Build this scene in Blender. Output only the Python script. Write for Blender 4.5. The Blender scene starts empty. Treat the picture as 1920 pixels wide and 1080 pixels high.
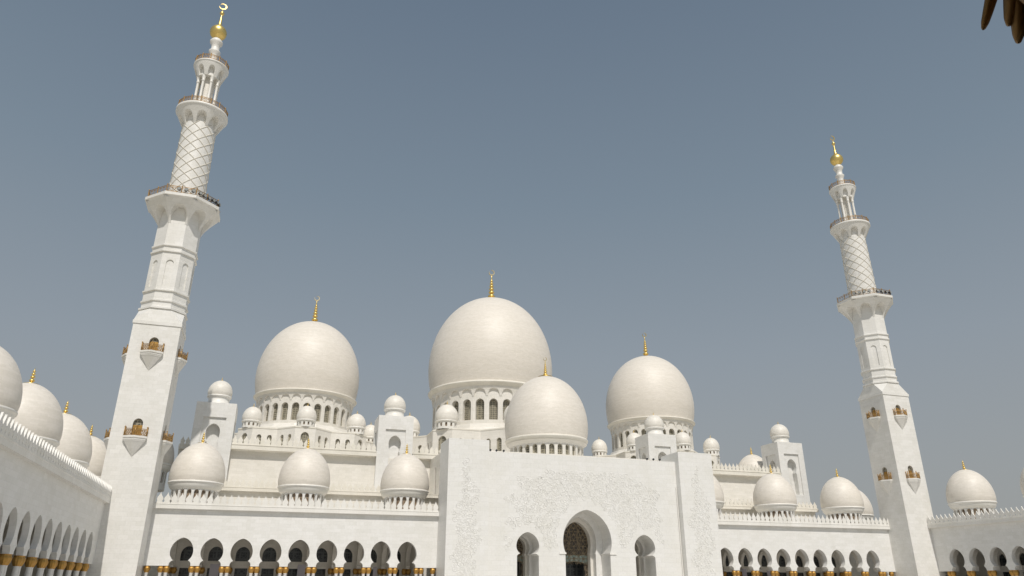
import bpy, math, random
from mathutils import Vector, Matrix
from mathutils.geometry import tessellate_polygon
R_ = math.radians
pi = math.pi
random.seed(7)
# ------------------------------------------------------------------ camera, world, sun, exposure
scene = bpy.context.scene
col = scene.collection
CAM = Vector((-52.607, -124.705, 1.612))
cr = Vector((0.95079121, -0.30982920, 0.00139228)); cu = Vector((-0.11860218, -0.35980277, 0.92545961)); cf = Vector((0.28623346, 0.88008399, 0.37884373))
cam_d = bpy.data.cameras.new('camera'); cam = bpy.data.objects.new('camera', cam_d); col.objects.link(cam)
cam_d.sensor_width = 36; cam_d.lens = 25.502; cam_d.clip_start = .1; cam_d.clip_end = 6000
cam.matrix_world = Matrix(((cr.x, cu.x, -cf.x, CAM.x), (cr.y, cu.y, -cf.y, CAM.y), (cr.z, cu.z, -cf.z, CAM.z), (0, 0, 0, 1)))
scene.camera = cam
SUN_EL, SUN_AZ = 53.6, 4.8      # az: degrees the light comes from the left of straight behind the viewer
sd = Vector((-math.sin(R_(SUN_AZ)) * math.cos(R_(SUN_EL)), -math.cos(R_(SUN_AZ)) * math.cos(R_(SUN_EL)), math.sin(R_(SUN_EL))))
W = bpy.data.worlds.new('World'); scene.world = W; W.use_nodes = True
nt = W.node_tree; bg = nt.nodes['Background']
sky = nt.nodes.new('ShaderNodeTexSky'); sky.sky_type = 'NISHITA'; sky.sun_disc = False
sky.sun_elevation = R_(SUN_EL); sky.sun_rotation = math.atan2(sd.x, sd.y)
sky.air_density = 1.0; sky.dust_density = 6.0; sky.ozone_density = 1.6; sky.altitude = 0
hsv = nt.nodes.new('ShaderNodeHueSaturation'); hsv.inputs['Saturation'].default_value = .62; hsv.inputs['Value'].default_value = 1.0
nt.links.new(sky.outputs[0], hsv.inputs['Color'])
# dusty desert air: the sky pales towards the horizon
wg = nt.nodes.new('ShaderNodeTexCoord'); ws = nt.nodes.new('ShaderNodeSeparateXYZ'); nt.links.new(wg.outputs['Generated'], ws.inputs[0])
wr_ = nt.nodes.new('ShaderNodeValToRGB'); nt.links.new(ws.outputs[2], wr_.inputs[0]); SK = .09
e = wr_.color_ramp.elements; e[0].position = 0.0; e[1].position = 1.0
def skc(r, g, b): return tuple(((c / 255 + .055) / 1.055) ** 2.4 / 1.0 for c in (r, g, b)) + (1,)
e[0].color = skc(166, 166, 163); e[1].color = skc(92, 110, 130)
for p_, c_ in ((.10, (159, 163, 164)), (.28, (146, 156, 165)), (.48, (124, 140, 154)), (.70, (104, 121, 139))):
    x_ = e.new(p_); x_.color = skc(*c_)
sc_ = nt.nodes.new('ShaderNodeMixRGB'); sc_.blend_type = 'MULTIPLY'; sc_.inputs[0].default_value = 1; nt.links.new(wr_.outputs[0], sc_.inputs[1]); sc_.inputs[2].default_value = (1 / SK, 1 / SK, 1 / SK, 1)
mx_ = nt.nodes.new('ShaderNodeMixRGB'); mx_.inputs[0].default_value = .85; nt.links.new(hsv.outputs[0], mx_.inputs[1]); nt.links.new(sc_.outputs[0], mx_.inputs[2])
nt.links.new(mx_.outputs[0], bg.inputs[0]); bg.inputs[1].default_value = SK
sl = bpy.data.lights.new('sun', 'SUN'); sl.energy = 3.05; sl.angle = R_(.6); sl.color = (1, .95, .885)
so = bpy.data.objects.new('sun', sl); col.objects.link(so); so.rotation_euler = sd.to_track_quat('Z', 'Y').to_euler(); so.location = (0, -60, 150)
scene.view_settings.view_transform = 'Standard'; scene.view_settings.look = 'None'; scene.view_settings.exposure = 0; scene.view_settings.gamma = 1

# ------------------------------------------------------------------ materials
def mat(name, base, rough=.5, metal=0, spec=.5):
    m = bpy.data.materials.new(name); m.use_nodes = True
    b = m.node_tree.nodes['Principled BSDF']
    b.inputs['Base Color'].default_value = (*base, 1); b.inputs['Roughness'].default_value = rough
    b.inputs['Metallic'].default_value = metal; b.inputs['Specular IOR Level'].default_value = spec
    return m, m.node_tree, b
def N(nt, t, **k):
    n = nt.nodes.new('ShaderNode' + t)
    for a, v in k.items(): setattr(n, a, v)
    return n
def ramp(nt, src, stops):
    r = N(nt, 'ValToRGB'); e = r.color_ramp.elements
    e[0].position, e[0].color = stops[0][0], (*stops[0][1], 1)
    e[1].position, e[1].color = stops[-1][0], (*stops[-1][1], 1)
    for p, c in stops[1:-1]:
        x = e.new(p); x.color = (*c, 1)
    nt.links.new(src, r.inputs[0]); return r.outputs[0]
def mixc(nt, a, b, f, mode='MIX'):
    m = N(nt, 'MixRGB', blend_type=mode)
    for i, v in ((0, f), (1, a), (2, b)):
        if isinstance(v, (int, float)): m.inputs[i].default_value = v
        elif isinstance(v, tuple): m.inputs[i].default_value = (*v, 1)
        else: nt.links.new(v, m.inputs[i])
    return m.outputs[0]
def mth(nt, op, a, b=0.0, c=None):
    m = N(nt, 'Math', operation=op)
    for i, v in enumerate((a, b) if c is None else (a, b, c)):
        if isinstance(v, (int, float)): m.inputs[i].default_value = v
        else: nt.links.new(v, m.inputs[i])
    return m.outputs[0]
def marble(name, base, bw=1.2, bh=.55, uv=False, var=.05, joint=.12, stain=.04, rough=.42, relief=False, mortar=.012):
    m, nt, b = mat(name, base, rough)
    tc = N(nt, 'TexCoord')
    if uv: vec = tc.outputs['UV']
    else:
        g = N(nt, 'NewGeometry'); s = N(nt, 'SeparateXYZ'); nt.links.new(g.outputs['Position'], s.inputs[0])
        c = N(nt, 'CombineXYZ'); nt.links.new(mth(nt, 'ADD', s.outputs[0], s.outputs[1]), c.inputs[0]); nt.links.new(s.outputs[2], c.inputs[1]); vec = c.outputs[0]
    br = N(nt, 'TexBrick'); nt.links.new(vec, br.inputs['Vector']); br.inputs['Scale'].default_value = 1
    br.inputs['Brick Width'].default_value = bw; br.inputs['Row Height'].default_value = bh; br.inputs['Mortar Size'].default_value = mortar; br.inputs['Mortar Smooth'].default_value = .6
    d = 1 - var
    br.inputs['Color1'].default_value = (*[x * (1 + var * .5) for x in base], 1); br.inputs['Color2'].default_value = (base[0] * d, base[1] * d, base[2] * d * .985, 1)
    br.inputs['Mortar'].default_value = (*[x * (1 - joint) for x in base], 1); br.inputs['Bias'].default_value = 0
    n1 = N(nt, 'TexNoise'); n1.inputs['Scale'].default_value = .35; n1.inputs['Detail'].default_value = 6; n1.inputs['Roughness'].default_value = .6
    ob = N(nt, 'NewGeometry'); mp = N(nt, 'Mapping'); mp.inputs['Scale'].default_value = (1, 1, .45); nt.links.new(vec if uv else ob.outputs['Position'], mp.inputs[0]); nt.links.new(mp.outputs[0], n1.inputs['Vector'])
    if uv: mp.inputs['Scale'].default_value = (.25, 3.2, 1)
    lo, hi = 1 - stain, 1 + stain * .35
    st = ramp(nt, n1.outputs[0], [(.32, (lo, lo * .995, lo * .98)), (.62, (hi, hi, hi))])
    c1 = mixc(nt, br.outputs['Color'], st, 1.0, 'MULTIPLY')
    nv = N(nt, 'TexNoise'); nv.inputs['Scale'].default_value = 3.2; nv.inputs['Detail'].default_value = 5; nt.links.new(ob.outputs['Position'], nv.inputs['Vector'])
    vein = ramp(nt, nv.outputs[0], [(.35, (.97, .97, .96)), (.6, (1.01, 1.01, 1.01))])
    c2 = mixc(nt, c1, vein, 1.0, 'MULTIPLY')
    nt.links.new(c2, b.inputs['Base Color'])
    bp = N(nt, 'Bump'); bp.inputs['Strength'].default_value = .35; bp.inputs['Distance'].default_value = .02
    nt.links.new(mth(nt, 'SUBTRACT', nv.outputs[0], br.outputs['Fac']), bp.inputs['Height']); nrm = bp.outputs[0]
    if relief:      # shallow floral carving, only inside the carved panels
        s2 = N(nt, 'SeparateXYZ'); nt.links.new(ob.outputs['Position'], s2.inputs[0]); X, Z = s2.outputs[0], s2.outputs[2]
        wob = mth(nt, 'MULTIPLY', mth(nt, 'SUBTRACT', n1.outputs[0], .5), 8.0)
        ax = mth(nt, 'ABSOLUTE', X)
        # centre field: half-ellipse above the doors
        e = mth(nt, 'ADD', mth(nt, 'POWER', mth(nt, 'DIVIDE', mth(nt, 'ADD', ax, wob), 14.5), 4.0), mth(nt, 'POWER', mth(nt, 'DIVIDE', mth(nt, 'SUBTRACT', Z, 8.0), 12.2), 4.0))
        f1 = mth(nt, 'LESS_THAN', e, 1.0)
        # keep off a plain band round the great arch
        q = mth(nt, 'ADD', mth(nt, 'POWER', mth(nt, 'DIVIDE', ax, 6.2), 2.0), mth(nt, 'POWER', mth(nt, 'DIVIDE', mth(nt, 'SUBTRACT', Z, 8.6), 6.8), 2.0))
        f1 = mth(nt, 'MULTIPLY', f1, mth(nt, 'GREATER_THAN', q, 1.0)); f1 = mth(nt, 'MULTIPLY', f1, mth(nt, 'GREATER_THAN', Z, 7.0))
        # pylons: a tall vine
        u = mth(nt, 'ABSOLUTE', mth(nt, 'ADD', mth(nt, 'SUBTRACT', ax, 21.4), mth(nt, 'MULTIPLY', wob, .35)))
        wd = mth(nt, 'MULTIPLY', mth(nt, 'SUBTRACT', 22.5, Z), .16)
        f2 = mth(nt, 'LESS_THAN', u, mth(nt, 'MINIMUM', wd, 1.7))
        f = mth(nt, 'MINIMUM', mth(nt, 'ADD', f1, f2), 1.0)
        dn = N(nt, 'TexNoise'); dn.inputs['Scale'].default_value = .9; dn.inputs['Detail'].default_value = 2; nt.links.new(ob.outputs['Position'], dn.inputs['Vector'])
        dv = N(nt, 'MixRGB', blend_type='ADD'); dv.inputs[0].default_value = 1.3; nt.links.new(ob.outputs['Position'], dv.inputs[1]); nt.links.new(dn.outputs['Color'], dv.inputs[2])
        hs_ = []
        for sc, wt in ((.75, .55), (1.7, .45), (3.4, .25)):
            vo = N(nt, 'TexVoronoi'); vo.feature = 'DISTANCE_TO_EDGE'; vo.inputs['Scale'].default_value = sc; nt.links.new(dv.outputs[0], vo.inputs['Vector'])
            hs_.append(mth(nt, 'MULTIPLY', mth(nt, 'MINIMUM', mth(nt, 'MULTIPLY', vo.outputs['Distance'], 4.0), 1.0), wt))
        h = mth(nt, 'ADD', mth(nt, 'ADD', hs_[0], hs_[1]), hs_[2])
        b2 = N(nt, 'Bump'); b2.inputs['Strength'].default_value = .5; b2.inputs['Distance'].default_value = .06
        nt.links.new(mth(nt, 'MULTIPLY', h, f), b2.inputs['Height']); nt.links.new(nrm, b2.inputs['Normal']); nrm = b2.outputs[0]
    nt.links.new(nrm, b.inputs['Normal'])
    return m
WHITE = (.80, .79, .768); CREAM = (.77, .72, .65); WARM = (.79, .76, .705)
M = {}
M['white'] = marble('white_marble', WHITE, 1.2, .55)
M['portal'] = marble('gateway_white_marble', (.80, .79, .765), 1.5, .75, joint=.12, var=.03, stain=.025, mortar=.02)
M['carve'] = marble('carved_floral_marble', (.81, .80, .775), 6, 6, joint=.02, var=.02, stain=.02)
M['minaret'] = marble('minaret_marble', (.81, .795, .762), 1.3, .62, joint=.16, var=.05)
M['warm'] = marble('warm_marble', WARM, 1.2, .5)
M['trim'] = marble('trim_marble', (.82, .80, .76), 2.4, 5, joint=.05, stain=.05)
M['trimw'] = marble('warm_trim_marble', (.81, .775, .70), 2.4, 5, joint=.05, stain=.06)
M['dome'] = marble('dome_marble', CREAM, .9, .28, uv=True, var=.05, joint=.10, stain=.03, rough=.5, mortar=.008)
M['domew'] = marble('pale_dome_marble', (.80, .765, .705), .6, .25, uv=True, var=.05, joint=.06, stain=.06, rough=.48, mortar=.008)
M['pave'] = marble('pale_paving', (.66, .635, .595), 1.2, 1.2)
def gold(name, base, rough, bump=0, spot=.35):
    m, nt, b = mat(name, base, rough, .85)
    g = N(nt, 'NewGeometry'); n = N(nt, 'TexNoise'); n.inputs['Scale'].default_value = 6; n.inputs['Detail'].default_value = 4; nt.links.new(g.outputs['Position'], n.inputs['Vector'])
    nt.links.new(mixc(nt, tuple(x * (1 - spot) for x in base), base, n.outputs[0]), b.inputs['Base Color'])
    if bump:
        bp = N(nt, 'Bump'); bp.inputs['Strength'].default_value = bump; bp.inputs['Distance'].default_value = .03; nt.links.new(n.outputs[0], bp.inputs['Height']); nt.links.new(bp.outputs[0], b.inputs['Normal'])
    return m
M['gold'] = gold('gold', (.88, .66, .24), .38, 0, .15)
M['capgold'] = gold('gilded_leaf', (.62, .36, .10), .5, .3)
M['bronze'] = gold('bronze_railing', (.52, .33, .14), .5)
M['palegold'] = gold('pale_gold', (.78, .66, .40), .4)
m, nt_, b_ = mat('column_shaft_marble', (.80, .79, .76), .25)
g = N(nt_, 'NewGeometry'); v = N(nt_, 'TexVoronoi'); v.inputs['Scale'].default_value = 3; nt_.links.new(g.outputs['Position'], v.inputs['Vector'])
nt_.links.new(ramp(nt_, v.outputs['Distance'], [(.06, (.35, .38, .30)), (.12, (.80, .79, .76))]), b_.inputs['Base Color']); M['shaft'] = m
def lattice(name, dark, light, sc, rough=.35):
    m, nt, b = mat(name, dark, rough)
    g = N(nt, 'NewGeometry'); s = N(nt, 'SeparateXYZ'); nt.links.new(g.outputs['Position'], s.inputs[0])
    c = N(nt, 'CombineXYZ'); nt.links.new(mth(nt, 'ADD', s.outputs[0], mth(nt, 'MULTIPLY', s.outputs[1], .7)), c.inputs[0]); nt.links.new(s.outputs[2], c.inputs[1])
    v = N(nt, 'TexVoronoi'); v.feature = 'DISTANCE_TO_EDGE'; v.inputs['Scale'].default_value = sc; v.inputs['Randomness'].default_value = .55; nt.links.new(c.outputs[0], v.inputs['Vector'])
    w = N(nt, 'TexVoronoi'); w.feature = 'DISTANCE_TO_EDGE'; w.inputs['Scale'].default_value = sc * .37; w.inputs['Randomness'].default_value = 0; nt.links.new(c.outputs[0], w.inputs['Vector'])
    f = mth(nt, 'MINIMUM', mth(nt, 'MULTIPLY', v.outputs[0], 1.0), mth(nt, 'MULTIPLY', w.outputs[0], .6))
    nt.links.new(ramp(nt, f, [(.04, light), (.10, dark)]), b.inputs['Base Color'])
    return m
M['lattice'] = lattice('carved_window_lattice', (.075, .07, .05), (.36, .33, .25), 5.5)
M['brownlattice'] = lattice('brown_window_lattice', (.13, .085, .05), (.34, .26, .18), 5)
M['darkglass'] = lattice('dark_arched_glass', (.022, .026, .03), (.07, .075, .075), 2.2, .15)
M['screen'] = lattice('bronze_door_screen', (.045, .036, .027), (.075, .06, .042), 2.2, .25)
M['teal'] = lattice('mint_glass', (.22, .32, .30), (.34, .36, .30), 2.5, .2)
M['tan'] = mat('aged_brass_tracery', (.30, .235, .15), .5)[0]
M['black'] = mat('dark_lamp_housing', (.03, .03, .035), .4)[0]
M['lens'] = mat('lamp_lens_glass', (.35, .36, .34), .15)[0]
M['greypanel'] = mat('grey_board', (.33, .31, .34), .5)[0]
m, nt_, b_ = mat('desert_ground', (.45, .40, .33), .9)
g = N(nt_, 'NewGeometry'); v = N(nt_, 'TexNoise'); v.inputs['Scale'].default_value = .02; v.inputs['Detail'].default_value = 8; nt_.links.new(g.outputs['Position'], v.inputs['Vector'])
nt_.links.new(ramp(nt_, v.outputs[0], [(.35, (.36, .33, .27)), (.65, (.50, .46, .38))]), b_.inputs['Base Color']); M['ground'] = m

# ------------------------------------------------------------------ mesh helpers
class MB:
    def __init__(s): s.v, s.f, s.uv, s.sm = [], [], [], []
    def face(s, pts, uv=None, smooth=False):
        i = len(s.v); s.v.extend([tuple(p) for p in pts]); s.f.append(tuple(range(i, i + len(pts)))); s.uv.append(uv or [(p[0] + p[1], p[2]) for p in pts]); s.sm.append(smooth)
    def box(s, x0, x1, y0, y1, z0, z1, T=None):
        P = [(x, y, z) for z in (z0, z1) for y in (y0, y1) for x in (x0, x1)]
        if T: P = [T(*p) for p in P]
        for q in ((0, 2, 3, 1), (4, 5, 7, 6), (0, 1, 5, 4), (2, 6, 7, 3), (0, 4, 6, 2), (1, 3, 7, 5)): s.face([P[k] for k in q])
    def lathe(s, prof, n=48, c=(0, 0), smooth=True, a0=0.0, rib=None):
        R0 = max(p[0] for p in prof); L = [0]
        for a, b in zip(prof, prof[1:]): L.append(L[-1] + math.hypot(b[0] - a[0], b[1] - a[1]))
        base = len(s.v); m = len(prof)
        for j in range(n + 1):
            a = a0 + 2 * pi * j / n; k = 1 + (rib(a) if rib else 0)
            for (r, z) in prof: s.v.append((c[0] + r * k * math.cos(a), c[1] + r * k * math.sin(a), z))
        for j in range(n):
            for i in range(m - 1):
                q = (base + j * m + i, base + (j + 1) * m + i, base + (j + 1) * m + i + 1, base + j * m + i + 1)
                s.f.append(q); s.sm.append(smooth); u0, u1 = 2 * pi * R0 * j / n, 2 * pi * R0 * (j + 1) / n
                s.uv.append([(u0, L[i]), (u1, L[i]), (u1, L[i + 1]), (u0, L[i + 1])])
    def tube(s, pts, r, n=6, smooth=True, cap=False):
        pts = [Vector(p) for p in pts]; rings = []
        for i, p in enumerate(pts):
            d = (pts[min(i + 1, len(pts) - 1)] - pts[max(i - 1, 0)]).normalized()
            up = Vector((0, 0, 1)) if abs(d.z) < .9 else Vector((0, 1, 0)); a = d.cross(up).normalized(); b = d.cross(a)
            rr = r[i] if isinstance(r, (list, tuple)) else r
            rings.append([p + (a * math.cos(2 * pi * k / n) + b * math.sin(2 * pi * k / n)) * rr for k in range(n)])
        for A, B in zip(rings, rings[1:]):
            for k in range(n): s.face([A[k], A[(k + 1) % n], B[(k + 1) % n], B[k]], smooth=smooth)
        if cap: s.face(rings[0]); s.face(rings[-1])
    def poly(s, outer, holes, mp, depth, back=True, edge=True, rev=1.0):
        """flat wall with openings: outer/holes are lists of (u,v); mp(u,v,d)->xyz"""
        loops = [outer] + holes
        flat = [p for l in loops for p in l]
        tris = tessellate_polygon([[Vector((p[0], p[1], 0)) for p in l] for l in loops])
        for dd in ((0, depth) if back else (0,)):
            for t in tris: s.face([mp(*flat[k], dd) for k in t], uv=[flat[k] for k in t])
        for li, l in enumerate(loops):
            if li == 0 and not edge: continue
            for a, b in zip(l, l[1:] + l[:1]):
                s.face([mp(*a, 0), mp(*b, 0), mp(*b, depth), mp(*a, depth)])
    def build(s, name, material, parent=None, weld=True):
        me = bpy.data.meshes.new(name); me.from_pydata(s.v, [], s.f)
        ul = me.uv_layers.new(name='uv'); k = 0; dat = []
        for q in s.uv: dat.extend(q)
        ul.data.foreach_set('uv', [c for p in dat for c in p])
        me.polygons.foreach_set('use_smooth', s.sm)
        me.materials.append(material); me.validate(); me.update()
        o = bpy.data.objects.new(name, me); col.objects.link(o)
        if any(s.sm) or weld:
            import bmesh
            bm = bmesh.new(); bm.from_mesh(me); bmesh.ops.remove_doubles(bm, verts=bm.verts, dist=.0008); bmesh.ops.recalc_face_normals(bm, faces=bm.faces); bm.to_mesh(me); bm.free()
        if parent: o.parent = parent
        return o
def tag(o, label=None, cat=None, group=None, kind=None):
    for k, v in (('label', label), ('category', cat), ('group', group), ('kind', kind)):
        if v: o[k] = v
    return o
def thing(name, loc, label, cat, group=None, rz=0):
    o = bpy.data.objects.new(name, None); col.objects.link(o); o.location = loc; o.rotation_euler = (0, 0, rz); o.empty_display_size = 1
    return tag(o, label, cat, group)
def inst(src, parent, loc=(0, 0, 0), rz=0, sc=None, label=None):
    c = src.copy(); col.objects.link(c); c.parent = parent; c.location = loc; c.rotation_euler = (0, 0, rz)
    if sc: c.scale = sc
    if label: c['label'] = label
    return c
def inst_tree(src, parent, loc, rz=0):
    c = inst(src, parent, loc, rz)
    for ch in src.children:
        d = ch.copy(); col.objects.link(d); d.parent = c
    return c

def round_arch(cx, hw, z0, z1, n=14, p=1.9):
    """window: straight sides, (slightly pointed) round head reaching z1"""
    h = hw * 1.08; zs = z1 - h; L = [(cx - hw, z0)]
    for i in range(n + 1):
        a = pi - pi * i / n; c, s = math.cos(a), math.sin(a)
        rho = ((abs(c) / hw) ** p + (abs(s) / h) ** p) ** (-1 / p); L.append((cx + rho * c, zs + rho * s))
    L.append((cx + hw, z0)); return L
def keyhole(cx, r, zc, zt, nk, zn, sh, zs, zb, n=22):
    """horseshoe keyhole: pointed head, waist nk at zn, shoulder sh at zs, straight to zb; from bottom left round to bottom right"""
    half = []
    for i in range(n + 1):
        a = (pi / 2) * i / n
        x = r * math.cos(a); z = zc + (zt - zc) * (.93 * math.sin(a) + .07 * (i / n) ** 3); half.append((x, z))
    low = []; am = math.acos(nk / r); k = (zc - zn) / math.sin(am)
    for i in range(1, 9): a = am * i / 8; low.append((r * math.cos(a), zc - k * math.sin(a)))
    shd = []
    for i in range(1, 7):
        t = i / 6; shd.append((nk + (sh - nk) * math.sin(t * pi / 2), zn - (zn - zs) * (1 - math.cos(t * pi / 2)) ** .8))
    right = [(sh, zb)] + shd[::-1] + low[::-1] + half
    L = [(cx - x, z) for x, z in right] + [(cx + x, z) for x, z in right[::-1][1:]]
    out = [L[0]]
    for p in L[1:]:
        if math.hypot(p[0] - out[-1][0], p[1] - out[-1][1]) > 1e-3: out.append(p)
    return out
def planar(A, B, out=None):
    """map u along A->B (2D), v up, d inwards"""
    A = Vector(A); B = Vector(B); t = (B - A).normalized(); n = Vector((-t.y, t.x))
    return lambda u, v, d: (A.x + t.x * u + n.x * d, A.y + t.y * u + n.y * d, v)
def arch_flare(mb, n, Rlo, Rhi, z0, z1, wfrac=.84, hfrac=.72, flat=False, pw=1.6, a0=None, only=None, p=1.8, ns=16, ntt=6, inner=None, lip=0):
    """corbelled cove with an arched recess in every one of n bays"""
    sw = 2 * math.tan(pi / n)
    if a0 is None: a0 = -pi / 2
    inner = inner or Rlo * .985
    for k in range(n):
        ph = a0 + 2 * pi * k / n; er = Vector((math.cos(ph), math.sin(ph), 0)); et = Vector((-math.sin(ph), math.cos(ph), 0))
        def mp(u, w, d):
            rr = Rlo + (Rhi - Rlo) * max(w, 0) ** pw; rr = rr + (inner - rr) * d; z = z0 + (z1 - z0) * w
            if flat: P = er * rr + et * (u * sw * rr)
            else: q = ph + u * 2 * pi / n; P = Vector((math.cos(q), math.sin(q), 0)) * rr
            return (P.x, P.y, z)
        hw, hh = wfrac / 2, hfrac
        A = []; c1 = math.atan2(1, .5); angs = sorted(set([pi * i / ns for i in range(ns + 1)] + [c1, pi - c1]))
        for a in angs:
            c, s = math.cos(a), math.sin(a)
            rho = ((abs(c) / hw) ** p + (abs(s) / hh) ** p) ** (-1 / p)
            rb = min(.5 / abs(c) if abs(c) > 1e-9 else 9, 1 / s if s > 1e-9 else 9)
            A.append(((rho * c, rho * s), (rb * c, rb * s)))
        for (a, b), (a2, b2) in zip(A, A[1:]):
            for t in range(ntt):
                f0, f1 = t / ntt, (t + 1) / ntt
                L = lambda p_, q_, f: (p_[0] + (q_[0] - p_[0]) * f, p_[1] + (q_[1] - p_[1]) * f)
                mb.face([mp(*L(a, b, f0), 0), mp(*L(a2, b2, f0), 0), mp(*L(a2, b2, f1), 0), mp(*L(a, b, f1), 0)], smooth=not flat or t > 0)
            for t in range(4):
                f0, f1 = t / 4, (t + 1) / 4
                mb.face([mp(*a, f0), mp(*a2, f0), mp(*a2, f1), mp(*a, f1)])
def dome_prof(R, z0, z1, r0=.95, n=30, low=.24, pt=.012, ex=.97):
    h = z1 - z0; zm = z0 + low * h; P = []
    for i in range(8): t = i / 8; P.append((R * (r0 + (1 - r0) * math.sin(t * pi / 2)), z0 + (zm - z0) * t))
    for i in range(n + 1):
        t = i / n; a = t * pi / 2; P.append((max(R * math.cos(a) ** ex, .001), zm + (z1 - zm) * (math.sin(a) * (1 - pt) + pt * t ** 3)))
    return P
def crescent(mb, c, R, th, ang=R_(125)):
    n = 30; off = .16 * R; ri = .80 * R; d = Vector((math.cos(ang), math.sin(ang)))
    outer, inn = [], []
    for i in range(n + 1):
        a = ang + R_(24) + (2 * pi - R_(48)) * i / n
        outer.append((R * math.cos(a), R * math.sin(a))); inn.append((d.x * off + ri * math.cos(a), d.y * off + ri * math.sin(a)))
    for i in range(n):
        for y in (-th / 2, th / 2): mb.face([(c[0] + p[0], c[1] + y, c[2] + p[1]) for p in (outer[i], outer[i + 1], inn[i + 1], inn[i])])
        for l in (outer, inn): mb.face([(c[0] + l[i][0], c[1] - th / 2, c[2] + l[i][1]), (c[0] + l[i + 1][0], c[1] - th / 2, c[2] + l[i + 1][1]), (c[0] + l[i + 1][0], c[1] + th / 2, c[2] + l[i + 1][1]), (c[0] + l[i][0], c[1] + th / 2, c[2] + l[i][1])])
def bead(P, z, r, h, n=7):
    for i in range(n + 1):
        a = -pi / 2 + pi * i / n; P.append((max(r * math.cos(a), r * .34), z + h / 2 * math.sin(a)))
_cache = {}
def finial(parent, z, h, rd, moon=True, seg=20):
    key = ('fin', round(h, 2), round(rd, 2), moon)
    if key not in _cache:
        mb = MB(); P = [(rd, -.02 * h), (rd, .0), (rd * .75, .02 * h), (rd * .35, .04 * h), (.05 * h, .065 * h)]
        if moon:
            for zc, r, hh in ((.13, .108, .13), (.26, .088, .10), (.365, .077, .09), (.46, .066, .08), (.55, .056, .075), (.63, .045, .065)): bead(P, zc * h, r * h, hh * h)
            P += [(.022 * h, .69 * h), (.014 * h, .80 * h), (.001, .83 * h)]
        else:
            for zc, r, hh in ((.20, .15, .20), (.41, .13, .17), (.59, .11, .14), (.75, .085, .12)): bead(P, zc * h, r * h, hh * h)
            P += [(.025 * h, .86 * h), (.001, 1.0 * h)]
        mb.lathe(P, seg); o = mb.build('finial', M['gold']); _cache[key] = (o, None); o.hide_render = False
        o.parent = parent; o.location = (0, 0, z)
        if moon:
            mc = MB(); crescent(mc, (0, 0, .91 * h), .09 * h, .035 * h); c = mc.build('crescent', M['palegold'], o); _cache[key] = (o, c)
        return o
    o, c = _cache[key]; n = inst(o, parent, (0, 0, z))
    if c:
        d = c.copy(); col.objects.link(d); d.parent = n
    return n
def cached(key, make, parent, loc=(0, 0, 0), rz=0):
    if key in _cache: return inst(_cache[key], parent, loc, rz)
    o = make(); _cache[key] = o; o.parent = parent; o.location = loc; o.rotation_euler = (0, 0, rz); return o
def drum_windows(parent, n, r, hw, z0, z1, matn, vis=115, x=0, y=0, rec=.0, key=None):
    """one pane per bay, the bays that can face the courtyard"""
    ca = math.atan2(CAM.y - y, CAM.x - x)
    for k in range(n):
        ph = -pi / 2 + 2 * pi * k / n; d = (ph - ca + pi) % (2 * pi) - pi
        if abs(d) > R_(vis): continue
        def mk():
            mb = MB(); o = round_arch(0, hw, z0, z1, 10); mb.poly(o, [], lambda u, v, d: (u, -d, v), .08); return mb.build('window', M[matn])
        cached(('win', key or (hw, z0, z1, matn)), mk, parent, (r * math.cos(ph), r * math.sin(ph), 0), ph + pi / 2)

def big_dome(label, x, y, z0, Rd, n, w0, w1, whw, f0, f1, R, zr, za, fin, rd, scallop=True, group='large marble domes with crescent finials'):
    t = thing('large_dome', (x, y, 0), label, 'dome', group)
    # drum: n facets, each with a deep arched window
    mb = MB(); bw = 2 * Rd * math.tan(pi / n)
    for k in range(n):
        ph = -pi / 2 + 2 * pi * k / n; er = Vector((math.cos(ph), math.sin(ph))); et = Vector((-math.sin(ph), math.cos(ph)))
        mp = lambda u, v, d, er=er, et=et: (er.x * (Rd - d) + et.x * u * (1 - d / Rd), er.y * (Rd - d) + et.y * u * (1 - d / Rd), v)
        zt = f1 if scallop else f0 + .02
        mb.poly([(-bw / 2, z0), (bw / 2, z0), (bw / 2, zt), (-bw / 2, zt)], [round_arch(0, whw, w0, w1, 12)], mp, Rd * .085, back=False, edge=False)
    drum = mb.build('drum', M['warm'], t)
    drum_windows(t, n, Rd * .925, whw * .98, w0 + .02, w1 - .02, 'lattice', x=x, y=y)
    mb = MB()
    if scallop: arch_flare(mb, n, Rd * 1.012, R * .94, f0, f1, wfrac=.84, hfrac=.72, pw=1.35, inner=Rd * 1.002, ntt=4, ns=12, p=2)
    else: mb.lathe([(Rd * 1.0, f0), (Rd * 1.02, f0 + (f1 - f0) * .3), (Rd + (R - Rd) * .5, f0 + (f1 - f0) * .8), (R * .96, f1)], 112)
    mb.build('cove', M['warm'], t)
    mb = MB(); lz = zr - f1
    mb.lathe([(R * .935, f1), (R * .95, f1 + .02), (R * .962, f1 + lz * .45), (R * .985, f1 + lz * .55), (R * .992, f1 + lz * .8), (R * .98, zr), (R * .93, zr + .02)], 128)
    mb.build('ring_moulding', M['trimw'], t)
    mb = MB(); mb.lathe(dome_prof(R, zr, za) if scallop else dome_prof(R, zr, za, .965, 30, .20, .02), 128); mb.build('dome_shell', M['dome'], t)
    finial(t, za - .03, fin, rd, True, 28)
    return t
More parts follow.
